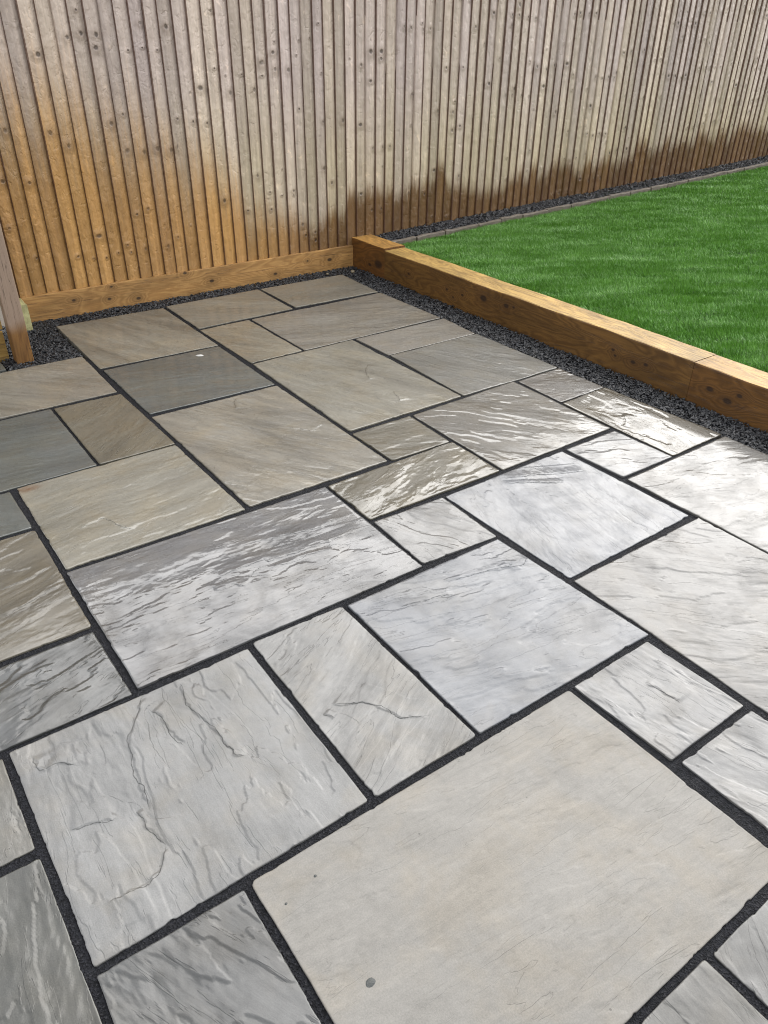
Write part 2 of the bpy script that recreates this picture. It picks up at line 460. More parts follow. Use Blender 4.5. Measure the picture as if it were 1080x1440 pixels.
def mat_plain(name, ca, cb, rough, scale=40.0, bump=0.002):
    m = N(name)
    gp = m.n('ShaderNodeNewGeometry').outputs['Position']
    f = m.noise(gp, scale, 5, 0.65, 0.3)
    m.p(Base_Color=m.mix(m.mapr(f, 0.3, 0.7), ca, cb), Roughness=rough, Normal=m.bump(m.noise(gp, scale * 4, 4), 0.6, bump))
    return m.m

STONE, JOINT, CHIP, SOIL = mat_stone(), mat_joint(), mat_chip(), mat_soil()

# ------------------------------------------------------------------ ground
def sheet(x0, x1, y0, y1, z, n=1):
    return np.array([(x0, y0, z), (x1, y0, z), (x1, y1, z), (x0, y1, z)]), np.array([[0, 1, 2, 3]])
V, F = sheet(-80, 80, -80, 80, -0.16)
tag(link('ground', np_mesh('ground', V, F), mat_plain('bare earth', (0.05, 0.042, 0.03), (0.09, 0.075, 0.055), 0.9, 12.0)), kind='structure')
V, F = sheet(-1.6, 2.90, -1.2, 4.40, -0.045)
tag(link('gravel_bed', np_mesh('gravel_bed', V, F), SOIL), kind='structure')

# ------------------------------------------------------------------ patio
# joint sheet: an outline that keeps clear of the gravel-filled corner by the post
PX0, PX1, PY0, PY1 = -1.5, 2.62, -1.1, 4.09
def joint_sheet():
    bm = bmesh.new()
    def quad(a, b, c, d):
        bm.faces.new([bm.verts.new((*q, -0.0040)) for q in (a, b, c, d)])
    quad((PX0, PY0), (PX1, PY0), (PX1, 3.40), (PX0, 3.40))
    quad((PX0, 3.40), (0.86, 3.40), (0.86, 3.60), (PX0, 3.60))
    quad((0.93, 3.40), (PX1, 3.40), (PX1, PY1), (0.93, PY1))
    quad((0.86, 3.40), (0.93, 3.40), (0.93, 3.60), (0.86, 3.60))
    quad((PX0, 3.60), (0.50, 3.60), (0.50, 4.0), (PX0, 4.0))
    me = bpy.data.meshes.new('patio'); bm.to_mesh(me); bm.free()
    return me
patio = link('patio', joint_sheet(), JOINT)
tag(patio, kind='structure')

GREY = (0.37, 0.37, 0.37); TAN = (0.52, 0.49, 0.405); BLUE = (0.255, 0.272, 0.257)
BEIGE = (0.53, 0.505, 0.46); DARK = (0.17, 0.175, 0.17); COOL = (0.335, 0.352, 0.385); OLIVE = (0.31, 0.285, 0.222); PALE = (0.36, 0.35, 0.335)
# corners W, N, E, S in metres, colour, cleavage angle (deg), wetness, streak, step height (mm)
SLABS = {
 1: ([(0.896,4.127),(1.467,4.115),(1.466,3.416),(0.892,3.437)], TAN, 112, .55, 1.0, .5),
 2: ([(1.493,4.128),(2.067,4.138),(2.056,3.707),(1.491,3.688)], TAN, 151, .5, .7, .5),
 3: ([(2.091,4.139),(2.663,4.131),(2.639,3.707),(2.086,3.718)], TAN, 1, .5, .5, .4),
 4: ([(1.488,3.664),(1.764,3.669),(1.768,3.118),(1.496,3.112)], (0.54,0.49,0.385), 124, .5, .9, .9),
 5: ([(1.785,3.669),(2.637,3.674),(2.642,3.123),(1.787,3.117)], (0.50,0.465,0.40), 164, .55, .8, .5),
 6: ([(0.897,3.403),(1.46,3.396),(1.461,2.831),(0.898,2.846)], BLUE, 165, .8, .5, .5),
 8: ([(0.596,3.11),(0.867,3.106),(0.875,2.544),(0.594,2.543)], OLIVE, 41, .6, .7, .5),
 10: ([(0.308,2.534),(0.872,2.532),(0.88,1.978),(0.309,1.98)], TAN, 9, .6, .6, .6),
 11: ([(0.895,2.815),(1.461,2.812),(1.457,1.981),(0.902,1.985)], (0.50,0.465,0.39), 119, .65, 1.0, .6),
 12: ([(1.493,3.093),(2.054,3.105),(2.057,2.268),(1.48,2.259)], TAN, 110, .55, .8, .6),
 13: ([(2.078,3.101),(2.651,3.103),(2.631,2.831),(2.087,2.834)], (0.51,0.475,0.415), 169, .5, .4, .4),
 16: ([(2.09,2.82),(2.636,2.821),(2.643,2.26),(2.072,2.267)], (0.38,0.37,0.33), 115, .7, .7, .8),
 17: ([(2.378,2.247),(2.642,2.25),(2.646,1.987),(2.371,1.983)], (0.32,0.30,0.27), 154, .6, .9, .9),
 18: ([(2.368,1.967),(2.645,1.978),(2.663,1.41),(2.361,1.411)], (0.26,0.235,0.18), 86, .85, .8, .9),
 19: ([(1.771,2.232),(2.353,2.254),(2.343,1.698),(1.762,1.693)], (0.33,0.31,0.27), 127, .8, .8, .75),
 20: ([(1.475,2.232),(1.755,2.235),(1.741,1.97),(1.477,1.973)], OLIVE, 161, .6, .7, .6),
 21: ([(1.184,1.946),(1.748,1.958),(1.744,1.692),(1.184,1.695)], OLIVE, 16, .95, .8, .9),
 22: ([(2.067,1.668),(2.34,1.669),(2.347,1.407),(2.075,1.409)], GREY, 151, .74, .6, .8),
 24: ([(1.474,1.665),(2.039,1.667),(2.05,1.12),(1.481,1.113)], COOL, 78, .68, .6, .5),
 25: ([(1.186,1.673),(1.459,1.665),(1.449,1.392),(1.177,1.408)], (0.36,0.355,0.345), 112, .75, .8, .9),
 26: ([(0.306,1.957),(1.171,1.949),(1.162,1.402),(0.307,1.405)], (0.285,0.285,0.29), 177, 1.0, .9, .5),
 27: ([(0.887,1.371),(1.441,1.374),(1.464,0.825),(0.883,0.831)], COOL, 169, .66, .6, 1.0),
 29: ([(1.167,0.803),(1.439,0.806),(1.444,0.535),(1.175,0.535)], GREY, 96, .7, .8, 1.2),
 31: ([(0.604,1.388),(0.868,1.38),(0.867,0.832),(0.595,0.829)], (0.43,0.425,0.41), 29, .55, .9, .8),
 32: ([(0.010,1.376),(0.578,1.374),(0.573,0.831),(0.014,0.828)], (0.445,0.445,0.438), 89, .55, .5, 1.1),
 7: ([(0.31,3.632),(0.868,3.632),(0.863,3.14),(0.31,3.14)], (0.51,0.475,0.40), 134, .5, 1.0, .6),
 40: ([(-0.03,4.0),(0.532,4.0),(0.535,3.66),(-0.03,3.66)], BLUE, 20, .6, .5, .5),
 9: ([(0.012,3.115),(0.578,3.115),(0.58,2.546),(0.012,2.546)], BLUE, 174, .75, .6, .5),
 39: ([(-0.28,2.526),(0.279,2.526),(0.285,2.262),(-0.28,2.262)], BLUE, 133, .8, .5, .6),
 14: ([(-0.57,2.235),(0.285,2.235),(0.284,1.69),(-0.57,1.69)], (0.33,0.30,0.24), 16, .65, .9, .8),
 15: ([(-0.29,1.66),(0.28,1.662),(0.283,1.395),(-0.29,1.395)], DARK, 25, .9, 1.0, 1.4),
 36: ([(-0.57,1.372),(-0.012,1.372),(-0.012,1.112),(-0.57,1.112)], (0.30,0.29,0.26), 89, .7, .9, 1.3),
 35: ([(-0.29,1.084),(-0.010,1.084),(-0.009,0.535),(-0.29,0.535)], (0.25,0.25,0.225), 84, .75, 1.2, 1.3),
 34: ([(0.012,0.806),(0.276,0.80),(0.274,0.252),(0.012,0.252)], (0.205,0.208,0.205), 113, .7, 1.3, 1.2),
 33: ([(0.298,0.806),(1.144,0.804),(1.148,0.253),(0.298,0.251)], BEIGE, 176, .35, .35, .5),
 38: ([(0.30,0.232),(0.86,0.232),(0.862,-0.33),(0.30,-0.33)], (0.29,0.285,0.265), 86, .6, .9, .9),
 37: ([(0.886,0.230),(1.16,0.230),(1.16,-0.33),(0.886,-0.33)], (0.28,0.28,0.27), 57, .6, .9, .9),
 30: ([(1.188,0.514),(1.446,0.512),(1.446,-0.05),(1.188,-0.05)], GREY, 110, .7, .9, 1.2),
 28: ([(1.482,1.093),(2.064,1.09),(2.056,0.26),(1.473,0.26)], PALE, 136, .6, .6, 1.0),
 23: ([(2.075,1.388),(2.66,1.390),(2.648,0.84),(2.072,0.84)], (0.30,0.29,0.27), 163, .74, .5, .9),
 41: ([(2.085,0.815),(2.645,0.815),(2.645,0.26),(2.085,0.26)], GREY, 60, .8, .6, .8),
 42: ([(1.475,0.235),(2.06,0.235),(2.06,-0.33),(1.475,-0.33)], TAN, 20, .7, .6, .8),
 43: ([(2.085,0.235),(2.645,0.235),(2.645,-0.33),(2.085,-0.33)], COOL, 120, .7, .6, .8),
 44: ([(-0.57,0.51),(-0.012,0.51),(-0.012,-0.05),(-0.57,-0.05)], GREY, 40, .6, .7, .9),
 45: ([(0.012,0.225),(0.272,0.225),(0.272,-0.33),(0.012,-0.33)], TAN, 90, .6, .7, .9),
 46: ([(-0.57,1.084),(-0.315,1.084),(-0.315,0.535),(-0.57,0.535)], COOL, 30, .6, .7, .9),
 47: ([(-0.86,1.66),(-0.315,1.66),(-0.315,1.395),(-0.86,1.395)], TAN, 10, .6, .7, .9),
 48: ([(-0.86,2.526),(-0.305,2.526),(-0.305,2.262),(-0.86,2.262)], GREY, 10, .6, .7, .9),
 49: ([(-0.57,3.115),(-0.015,3.115),(-0.015,2.551),(-0.57,2.551)], TAN, 70, .6, .7, .9),
 50: ([(-0.57,3.632),(0.285,3.632),(0.285,3.14),(-0.57,3.14)], GREY, 20, .6, .7, .9),
}
CRACKS = {26: [[(0.635,1.691),(0.703,1.693),(0.8,1.693),(0.805,1.676),(1.002,1.665),(1.159,1.662)], [(0.756,1.8),(0.877,1.776),(1.0,1.747),(1.154,1.757)], [(0.609,1.637),(0.674,1.635),(0.693,1.606)], [(0.779,1.64),(0.91,1.639),(0.999,1.621)]],
 32: [[(0.31,1.38),(0.285,1.342),(0.227,1.256),(0.215,1.182),(0.204,1.113),(0.206,1.06)], [(0.397,1.376),(0.378,1.29),(0.398,1.185),(0.405,1.087),(0.421,1.074)], [(0.303,1.317),(0.316,1.294),(0.318,1.217),(0.331,1.182)], [(0.046,1.343),(0.049,1.288),(0.089,1.283),(0.124,1.26)], [(0.201,0.972),(0.165,0.929),(0.129,0.915),(0.061,0.927)], [(0.056,1.113),(0.098,1.101),(0.142,1.085)], [(0.177,1.08),(0.183,1.037),(0.201,0.972)]],
 31: [[(0.656,1.1),(0.665,1.083),(0.718,1.057),(0.741,1.019),(0.764,0.966),(0.824,0.923)], [(0.625,1.082),(0.637,1.055)]],
 27: [[(1.158,1.305),(1.314,1.266),(1.406,1.228),(1.459,1.252)], [(0.992,1.286),(1.16,1.245)]],
 24: [[(1.702,1.654),(1.844,1.586),(2.014,1.506)], [(1.688,1.621),(1.89,1.494)]],
 12: [[(1.935,2.794),(1.865,2.705),(1.831,2.628)], [(1.841,2.47),(1.825,2.417),(1.814,2.372)]],
 11: [[(1.288,2.436),(1.364,2.346),(1.432,2.376)], [(1.249,2.792),(1.206,2.693)]],
 10: [[(0.399,2.165),(0.448,2.18),(0.486,2.19),(0.512,2.101),(0.544,2.064)]],
 14: [[(0.127,1.985),(0.205,1.99),(0.282,2.019)], [(0.098,1.858),(0.195,1.881),(0.282,1.916)]],
 18: [[(2.505,1.763),(2.431,1.692),(2.398,1.675)]],
 29: [[(1.313,0.718),(1.326,0.665),(1.325,0.624)]]}
SLAB_LABELS = {33: 'largest pale beige slab', 6: 'smooth dark blue-grey slab', 9: 'dark blue-grey slab at the edge', 32: 'light grey slab crossed by dark cracks',
               26: 'long wet slab with fine parallel ridges', 15: 'dark slab with steep silvery ridges', 21: 'wet olive slab with slanting ridges', 18: 'narrow slab glossy with standing water'}
SKIP = ()
THICK = 0.030
SCALE = 0.245

def seg_dist(px, py, a, b):
    ax, ay = a; bx_, by_ = b
    dx, dy = bx_ - ax, by_ - ay
    L2 = dx * dx + dy * dy
    t = np.clip(((px - ax) * dx + (py - ay) * dy) / L2, 0, 1)
    qx, qy = px - (ax + t * dx), py - (ay + t * dy)
    return np.sqrt(qx * qx + qy * qy), dx * (py - ay) - dy * (px - ax), t

def build_slab(idx):
    cs, col, ang, wet, streak, step = SLABS[idx]
    c = np.array(cs)
    c = c + np.sign(c - c.mean(0)) * 0.0026
    wet = max(wet, 0.72) if idx not in (33, 31, 32, 24, 27, 28, 23) else wet
    W_, N_, E_, S_ = c
    lu = (np.linalg.norm(N_ - W_) + np.linalg.norm(E_ - S_)) / 2
    lv = (np.linalg.norm(W_ - S_) + np.linalg.norm(N_ - E_)) / 2
    ctr = c.mean(0)
    dist = math.hypot(*ctr)
    res = 0.0023 if dist < 1.5 else (0.0036 if dist < 2.3 else 0.0055)
    if idx >= 41: res = 0.012
    nu, nv = max(8, int(lu / res)), max(8, int(lv / res))
    su, sv = np.meshgrid(np.linspace(0, 1, nu + 1), np.linspace(0, 1, nv + 1), indexing='ij')
    U, Vv = su * lu, sv * lv
    # rounded corners
    rr = 0.004 + 0.007 * random.random()
    def nearest(a, L): return np.minimum(a, L - a)
    a, b = nearest(U, lu), nearest(Vv, lv)
    inc = (a < rr) & (b < rr)
    va, vb = rr - a, rr - b
    mx = np.maximum(va, vb); l2 = np.sqrt(va * va + vb * vb) + 1e-9
    f = np.where(inc, mx / l2, 1.0)
    a2, b2 = np.where(inc, rr - va * f, a), np.where(inc, rr - vb * f, b)
    U = np.where(U < lu / 2, a2, lu - a2)
    Vv = np.where(Vv < lv / 2, b2, lv - b2)
    s, t = (U / lu)[..., None], (Vv / lv)[..., None]
    # v axis runs from the far edge (W-N) to the near edge (S-E)
    P = (W_ * (1 - s) + N_ * s) * (1 - t) + (S_ * (1 - s) + E_ * s) * t
    x, y = P[..., 0], P[..., 1]
    # chipped, hand-dressed outline
    sd_ = idx * 13
    edge = np.minimum(a, b)
    fall = np.exp(-edge / 0.02)
    wob = 0.0016 * fbm(x * 9, y * 9, sd_ + 3, 3) + 0.0065 * np.minimum(0, fbm(x * 24, y * 24, sd_ + 5, 4) + 0.30)
    cx, cy = x - ctr[0], y - ctr[1]
    uh = (N_ - W_) / np.linalg.norm(N_ - W_); vh = (S_ - W_) / np.linalg.norm(S_ - W_)
    pu = np.sign(U - lu / 2) * np.exp(-a / 0.02); pv = np.sign(Vv - lv / 2) * np.exp(-b / 0.02)
    x = x + wob * (pu * uh[0] + pv * vh[0]); y = y + wob * (pu * uh[1] + pv * vh[1])
    # cleavage frame
    th = rad(ang)
    gx = x * math.cos(th) + y * math.sin(th) + idx * 3.7
    gy = -x * math.sin(th) + y * math.cos(th) + idx * 1.9
    warp = 0.025 * fbm(gx * 3, gy * 3, sd_, 3)
    n = fbm(gx * 1.4, (gy + warp) * 5.5, sd_ + 1, 6, 0.52)
    lev = n * 1.9 + 0.5 * fbm(gx * 1.5, gy * 2.5, sd_ + 2, 2)
    fl = np.floor(lev); fr = lev - fl
    sharp = 0.02 + 0.16 * sstep(-0.3, 0.4, fbm(gx * 4, gy * 4, sd_ + 8, 2))
    terr = fl + sstep(0, 1, np.clip(fr / sharp, 0, 1))
    rough_ = 0.12 + 0.88 * sstep(-0.25, 0.35, fbm(gx * 2.5, gy * 3.5, sd_ + 70, 3))
    z = step * 0.0015 * (0.95 * terr + 0.05 * lev)
    z += step * 0.0006 * fbm(gx * 1.5, gy * 3.5, sd_ + 4, 2) + 0.0012 * fbm(x * 2.0, y * 2.0, sd_ + 6, 2)
    z += (0.00020 if step >= 1.2 else 0.00006) * step * rough_ * fbm(gx * 16, gy * 62, sd_ + 9, 4, 0.6)
    tint = np.empty(x.shape + (4,)); tint[..., :3] = np.array(col) * SCALE; tint[..., 3] = 1
    # recorded cleavage cracks
    crk = np.full(x.shape, 0.5); ctp = np.zeros(x.shape); near_ = np.full(x.shape, 9.0)
    for line in CRACKS.get(idx, []):
        for q in range(len(line) - 1):
            d, cr_, tt = seg_dist(x, y, line[q], line[q + 1])
            al = (q + tt) / (len(line) - 1)
            m_ = d < near_
            near_ = np.where(m_, d, near_)
            crk = np.where(m_, d * np.sign(cr_), crk)
            ctp = np.where(m_, sstep(0, 0.15, al) * sstep(0, 0.15, 1 - al) * (d < 0.06), ctp)
    if idx == 10:      # rust bloom in the far-left corner
        rb = np.exp(-(((x - 0.331) / 0.040) ** 2 + ((y - 2.512) / 0.022) ** 2)) * (0.7 + 0.5 * fbm(x * 40, y * 40, 5, 3))
        tint[..., :3] = tint[..., :3] * (1 - np.clip(rb, 0, 1)[..., None]) + np.array((0.075, 0.032, 0.012)) * np.clip(rb, 0, 1)[..., None]
    z += 0.0022 * ctp * sstep(-0.0016, 0.0016, crk + 0.006 * fbm(x * 40, y * 40, sd_ + 41, 3)) * np.exp(-np.abs(crk) / 0.045) * (near_ < 0.06)
    z -= z.mean()
    z = np.clip(z, -0.0028, 0.005)
    # worn arris
    ed = np.minimum(nearest(U, lu), nearest(Vv, lv))
    ew = 0.0022 + 0.0016 * fbm(x * 25, y * 25, sd_ + 12, 2)
    z = z * sstep(-0.012, 0.012, ed) - 0.0004 * (1 - np.clip(ed / np.maximum(ew, 0.0015), 0, 1)) ** 2
    tilt = (random.uniform(-1, 1) * 0.0022, random.uniform(-1, 1) * 0.0022)
    z = z + tilt[0] * cx + tilt[1] * cy + random.uniform(-0.0008, 0.0012)
    nrow = nv + 1
    Vt = np.stack([x - ctr[0], y - ctr[1], z], -1).reshape(-1, 3)
    I = np.arange((nu + 1) * nrow).reshape(nu + 1, nrow)
    F = np.stack([I[:-1, :-1], I[:-1, 1:], I[1:, 1:], I[1:, :-1]], -1).reshape(-1, 4)
    loop = np.concatenate([I[0, :-1], I[:-1, -1], I[-1, :0:-1], I[:0:-1, 0]])
    sk = Vt[loop].copy(); sk[:, 2] = -THICK
    base = len(Vt)
    k = np.arange(len(loop)); k2 = (k + 1) % len(loop)
    SF = np.stack([loop[k], base + k, base + k2, loop[k2]], -1)
    V_all = np.vstack([Vt, sk]); F_all = np.vstack([F, SF])[:, ::-1]
    # keep normals upwards
    p0, p1, p2 = V_all[F_all[0, 0]], V_all[F_all[0, 1]], V_all[F_all[0, 2]]
    if np.cross(p1 - p0, p2 - p0)[2] < 0: F_all = F_all[:, ::-1]
    me = np_mesh('paving_slab', V_all, F_all, True)
    fl_ = np.ones(len(F_all), bool); fl_[len(F):] = False
    me.polygons.foreach_set('use_smooth', fl_)
    G = np.stack([gx, gy, np.full_like(gx, idx * 2.3)], -1).reshape(-1, 3)
    vattr(me, 'grain', 'FLOAT_VECTOR', np.vstack([G, G[loop]]))
    T_ = tint.reshape(-1, 4)
    vattr(me, 'tint', 'FLOAT_COLOR', np.vstack([T_, T_[loop]]))
    n_all = len(V_all)
    for nm_, ar_ in (('crack', crk), ('crack_taper', ctp)):
        vattr(me, nm_, 'FLOAT', np.concatenate([ar_.ravel(), ar_.ravel()[loop]]))
    vattr(me, 'wet', 'FLOAT', np.full(n_all, wet))
    vattr(me, 'streak', 'FLOAT', np.full(n_all, streak))
    o = link('paving_slab', me, STONE, patio, (ctr[0], ctr[1], 0))
    if idx in SLAB_LABELS: o['label'] = SLAB_LABELS[idx]
    return o
slabs = {i: build_slab(i) for i in SLABS if i not in SKIP}

# dark inclusions set in the beige slab
def disc_mesh(name, rx, ry, h, n=14, seed=0):
    r = random.Random(seed)
    V = [(0, 0, h)]; F = []
    for ring, (k, z) in enumerate(((0.7, h * 0.9), (1.0, 0.0))):
        for i in range(n):
            a = 2 * math.pi * i / n
            q = k * (1 + r.uniform(-.1, .1))
            V.append((rx * q * math.cos(a), ry * q * math.sin(a), z))
    for i in range(n):
        j = (i + 1) % n
        F.append((0, 1 + i, 1 + j)); F.append((1 + i, 1 + n + i, 1 + n + j)); F.append((1 + i, 1 + n + j, 1 + j))
    return np_mesh(name, np.array(V), np.array(F), True)
INCL = mat_plain('iron inclusion', (0.016, 0.019, 0.019), (0.03, 0.033, 0.03), 0.5, 90.0)
def top_z(i, x, y):
    o = slabs[i]; v = np.empty(len(o.data.vertices) * 3, np.float32); o.data.vertices.foreach_get('co', v); v = v.reshape(-1, 3)
    d = (v[:, 0] + o.location.x - x) ** 2 + (v[:, 1] + o.location.y - y) ** 2 + (v[:, 2] < -0.02) * 1.0
    return float(v[d.argmin(), 2])
for k, (mx, my, rx, ry) in enumerate(((0.376, 0.535, 0.0095, 0.0075), (0.400, 0.750, 0.0035, 0.003), (0.329, 0.735, 0.003, 0.0025))):
    o = link('dark_inclusion', disc_mesh('dark_inclusion', rx, ry, 0.0012, seed=k), INCL, slabs[33])
    o.location = (mx - slabs[33].location.x, my - slabs[33].location.y, top_z(33, mx, my) - 0.0002)
    if k == 0: o['label'] = 'dark oval spot in the beige slab'

# ------------------------------------------------------------------ gravel
OCT_V = np.array([(1, 0, 0), (0, 1, 0), (-1, 0, 0), (0, -1, 0), (0.25, 0.2, 1), (-0.2, -0.25, -1)], float)
OCT_F = np.array([(0, 1, 4), (1, 2, 4), (2, 3, 4), (3, 0, 4), (1, 0, 5), (2, 1, 5), (3, 2, 5), (0, 3, 5)])
def chips(name, P, size, label, cat):
    n = len(P)
    v = OCT_V[None] * (1 + RNG.uniform(-.35, .35, (n, 6, 3)))
    sc_ = np.stack([RNG.uniform(.7, 1.35, n), RNG.uniform(.5, .9, n), RNG.uniform(.3, .6, n)], 1)[:, None] * (size * RNG.uniform(.65, 1.25, n))[:, None, None]
    v = v * sc_
    ya, ti, tr = RNG.uniform(0, 2 * np.pi, n), RNG.normal(0, .45, n), RNG.uniform(0, 2 * np.pi, n)
    c_, s_ = np.cos(ti)[:, None], np.sin(ti)[:, None]
    y, z = v[..., 1] * c_ - v[..., 2] * s_, v[..., 1] * s_ + v[..., 2] * c_
    v = np.stack([v[..., 0], y, z], -1)
    c_, s_ = np.cos(ti * .8)[:, None], np.sin(ti * .8)[:, None]
    x, z = v[..., 0] * c_ - v[..., 2] * s_, v[..., 0] * s_ + v[..., 2] * c_
    v = np.stack([x, v[..., 1], z], -1)
    c_, s_ = np.cos(ya)[:, None], np.sin(ya)[:, None]
    x, y = v[..., 0] * c_ - v[..., 1] * s_, v[..., 0] * s_ + v[..., 1] * c_
    v = np.stack([x, y, v[..., 2]], -1) + P[:, None]
    F = (OCT_F[None] + (np.arange(n) * 6)[:, None, None]).reshape(-1, 3)
    me = np_mesh(name, v.reshape(-1, 3), F, False)
    g = RNG.lognormal(math.log(0.0095), .55, n)
    t = np.stack([g * RNG.uniform(.88, 1.05, n), g * RNG.uniform(.95, 1.05, n), g * RNG.uniform(1.0, 1.28, n), np.ones(n)], 1)
    t = np.clip(t, 0, .09)
    vattr(me, 'tint', 'FLOAT_COLOR', np.repeat(t, 6, 0))
    return tag(link(name, me, CHIP), label, cat, kind='stuff')
def scatter(rects, dens, zf, layers):
    out_ = []
    for (x0, x1, y0, y1) in rects:
        n = int((x1 - x0) * (y1 - y0) * dens)
        for L in layers:
            x, y = RNG.uniform(x0, x1, n), RNG.uniform(y0, y1, n)
            out_.append(np.stack([x, y, zf(x, y) + L + RNG.normal(0, .002, n) + .004 * fbm(x * 9, y * 9, 3, 2)], 1))
    return np.vstack(out_)
FLAT = lambda x, y: np.zeros_like(x)
near = scatter([(2.668, 2.86, 1.0, 4.32), (0.70, 2.668, 4.145, 4.32), (0.55, 0.885, 3.655, 4.32), (0.885, 0.93, 4.1, 4.32)], 13500, FLAT, (-0.026, -0.016))
off = scatter([(2.668, 2.86, -1.1, 1.0), (-1.5, 0.55, 4.02, 4.32)], 5000, FLAT, (-0.022,))
chips('slate_gravel', np.vstack([near, off]), 0.0080, 'dark slate chippings filling the border around the paved patio', 'gravel')

# ------------------------------------------------------------------ raised lawn
LX0 = 3.03
def lawn_z(x): return 0.150 + 0.038 * (np.asarray(x) - LX0)
EDGE_Y0, EDGE_Y1 = 4.074, 4.106
nx = 40
xs = np.linspace(2.96, 12.0, nx)
V = np.array([(x, y, lawn_z(x) - 0.022) for x in xs for y in (-1.5, 4.35)])
F = np.array([(2 * i, 2 * i + 2, 2 * i + 3, 2 * i + 1) for i in range(nx - 1)])
tag(link('lawn_base', np_mesh('lawn_base', V, F), mat_turf()), kind='structure')

def grass():
    pts = []
    def area(x0, x1, y0, y1, dens):
        n = int((x1 - x0) * (y1 - y0) * dens)
        return np.stack([RNG.uniform(x0, x1, n), RNG.uniform(y0, y1, n)], 1)
    for q in ((LX0 + 0.004, 4.2, 1.0, EDGE_Y0, 62000), (4.2, 5.6, 1.6, EDGE_Y0, 40000), (5.6, 8.8, 2.2, EDGE_Y0, 22000),
              (LX0 + 0.004, 4.2, -1.4, 1.0, 6000), (4.2, 5.6, -1.4, 1.6, 5000), (5.6, 12, -1.4, 2.2, 2500), (8.8, 12, 2.2, EDGE_Y0, 6000)):
        pts.append(area(*q))
    P = np.vstack(pts); n = len(P)
    x, y = P[:, 0], P[:, 1]
    # combed pile: lie direction and height vary in patches
    ca, cb = .81 * x - .59 * y, .59 * x + .81 * y
    lay = fbm(ca * 2.0, cb * 9.0, 21, 4, .6)
    dirn = 2.6 + 1.2 * lay + RNG.normal(0, .7, n)
    lean = np.clip(.55 + .45 * fbm(ca * 3, cb * 9, 23, 3) + RNG.normal(0, .22, n), 0.05, 1.25)
    hgt = RNG.uniform(.018, .029, n) * (1 + .25 * fbm(x * 6, y * 6, 27, 2))
    wd = np.where(x < 4.2, .0019, np.where(x < 5.6, .0025, .0036))
    z0 = lawn_z(x) - .022 + .004 * fbm(x * 3, y * 3, 5, 2)
    fa = RNG.uniform(0, 2 * np.pi, n)
    bx, by = np.cos(fa) * wd, np.sin(fa) * wd
    lx, ly = np.cos(dirn) * np.sin(lean) * hgt, np.sin(dirn) * np.sin(lean) * hgt
    lz = np.cos(lean) * hgt
    v = np.empty((n, 3, 3))
    v[:, 0] = np.stack([x - bx, y - by, z0], 1)
    v[:, 1] = np.stack([x + bx, y + by, z0], 1)
    v[:, 2] = np.stack([x + lx, y + ly, z0 + lz], 1)
    me = np_mesh('artificial_grass', v.reshape(-1, 3), np.arange(n * 3).reshape(n, 3), False)
    k = np.clip(RNG.uniform(0, 1, n) + .20 * fbm(ca * 3, cb * 12, 33, 3), 0, 1)
    c0, c1, c2 = np.array((.050, .145, .015)), np.array((.138, .310, .045)), np.array((.26, .44, .17))
    t = c0[None] * (1 - k)[:, None] + c1[None] * k[:, None]
    pale = (RNG.uniform(0, 1, n) < .10 + .22 * fbm(ca * 2.2, cb * 8, 31, 3))
    t[pale] = c2
    T_ = np.ones((n, 3, 4)); T_[..., :3] = t[:, None]
    vattr(me, 'tint', 'FLOAT_COLOR', T_.reshape(-1, 4))
    return tag(link('artificial_grass', me, mat_grass()), 'bright green artificial grass of the raised lawn', 'grass', kind='stuff')
grass()

strip = scatter([(2.98, 5.0, EDGE_Y1 + .004, 4.325)], 9500, lambda x, y: lawn_z(x), (-0.008, 0.004))
strip2 = scatter([(5.0, 8.8, EDGE_Y1 + .004, 4.325)], 7000, lambda x, y: lawn_z(x), (0.002,))
strip3 = scatter([(8.8, 11.8, EDGE_Y1 + .004, 4.325)], 4000, lambda x, y: lawn_z(x), (0.002,))
chips('slate_gravel', np.vstack([strip, strip2, strip3]), 0.0105, 'strip of dark slate chippings between lawn edging and fence', 'gravel')

# ------------------------------------------------------------------ boxes with worn arrises
def bar_mesh(name, L, segs, prof, wob=0.0015, seed=0, axis='y'):
    """extrude a closed profile [(a, b)] along L with a slightly wandering line; a = across, b = up"""
    r = np.random.default_rng(seed)
    k = len(prof); V = []
    for i in range(segs + 1):
        t = i / segs * L
        oa, ob = r.normal(0, wob), r.normal(0, wob)
        for (a, b) in prof:
            ja, jb = r.normal(0, wob * .35), r.normal(0, wob * .35)
            A, B = a + oa + ja, b + ob + jb
            V.append({'y': (A, t, B), 'x': (t, A, B), 'z': (A, B, t)}[axis])
    faces = []
    for i in range(segs):
        for j in range(k):
            j2 = (j + 1) % k
            faces.append((i * k + j, i * k + j2, (i + 1) * k + j2, (i + 1) * k + j))
    me = bpy.data.meshes.new(name)
    me.from_pydata(V, [], faces + [tuple(range(k - 1, -1, -1)), tuple(range(segs * k, segs * k + k))])
    bm = bmesh.new(); bm.from_mesh(me); bmesh.ops.recalc_face_normals(bm, faces=bm.faces); bm.to_mesh(me); bm.free()
    return me
def rprof(w_, h_, r=0.006):
    q = r * 0.3
    return [(r, 0), (w_ - r, 0), (w_ - q, q), (w_, r), (w_, h_ - r), (w_ - q, h_ - q), (w_ - r, h_), (r, h_), (q, h_ - q), (0, h_ - r), (0, r), (q, q)]

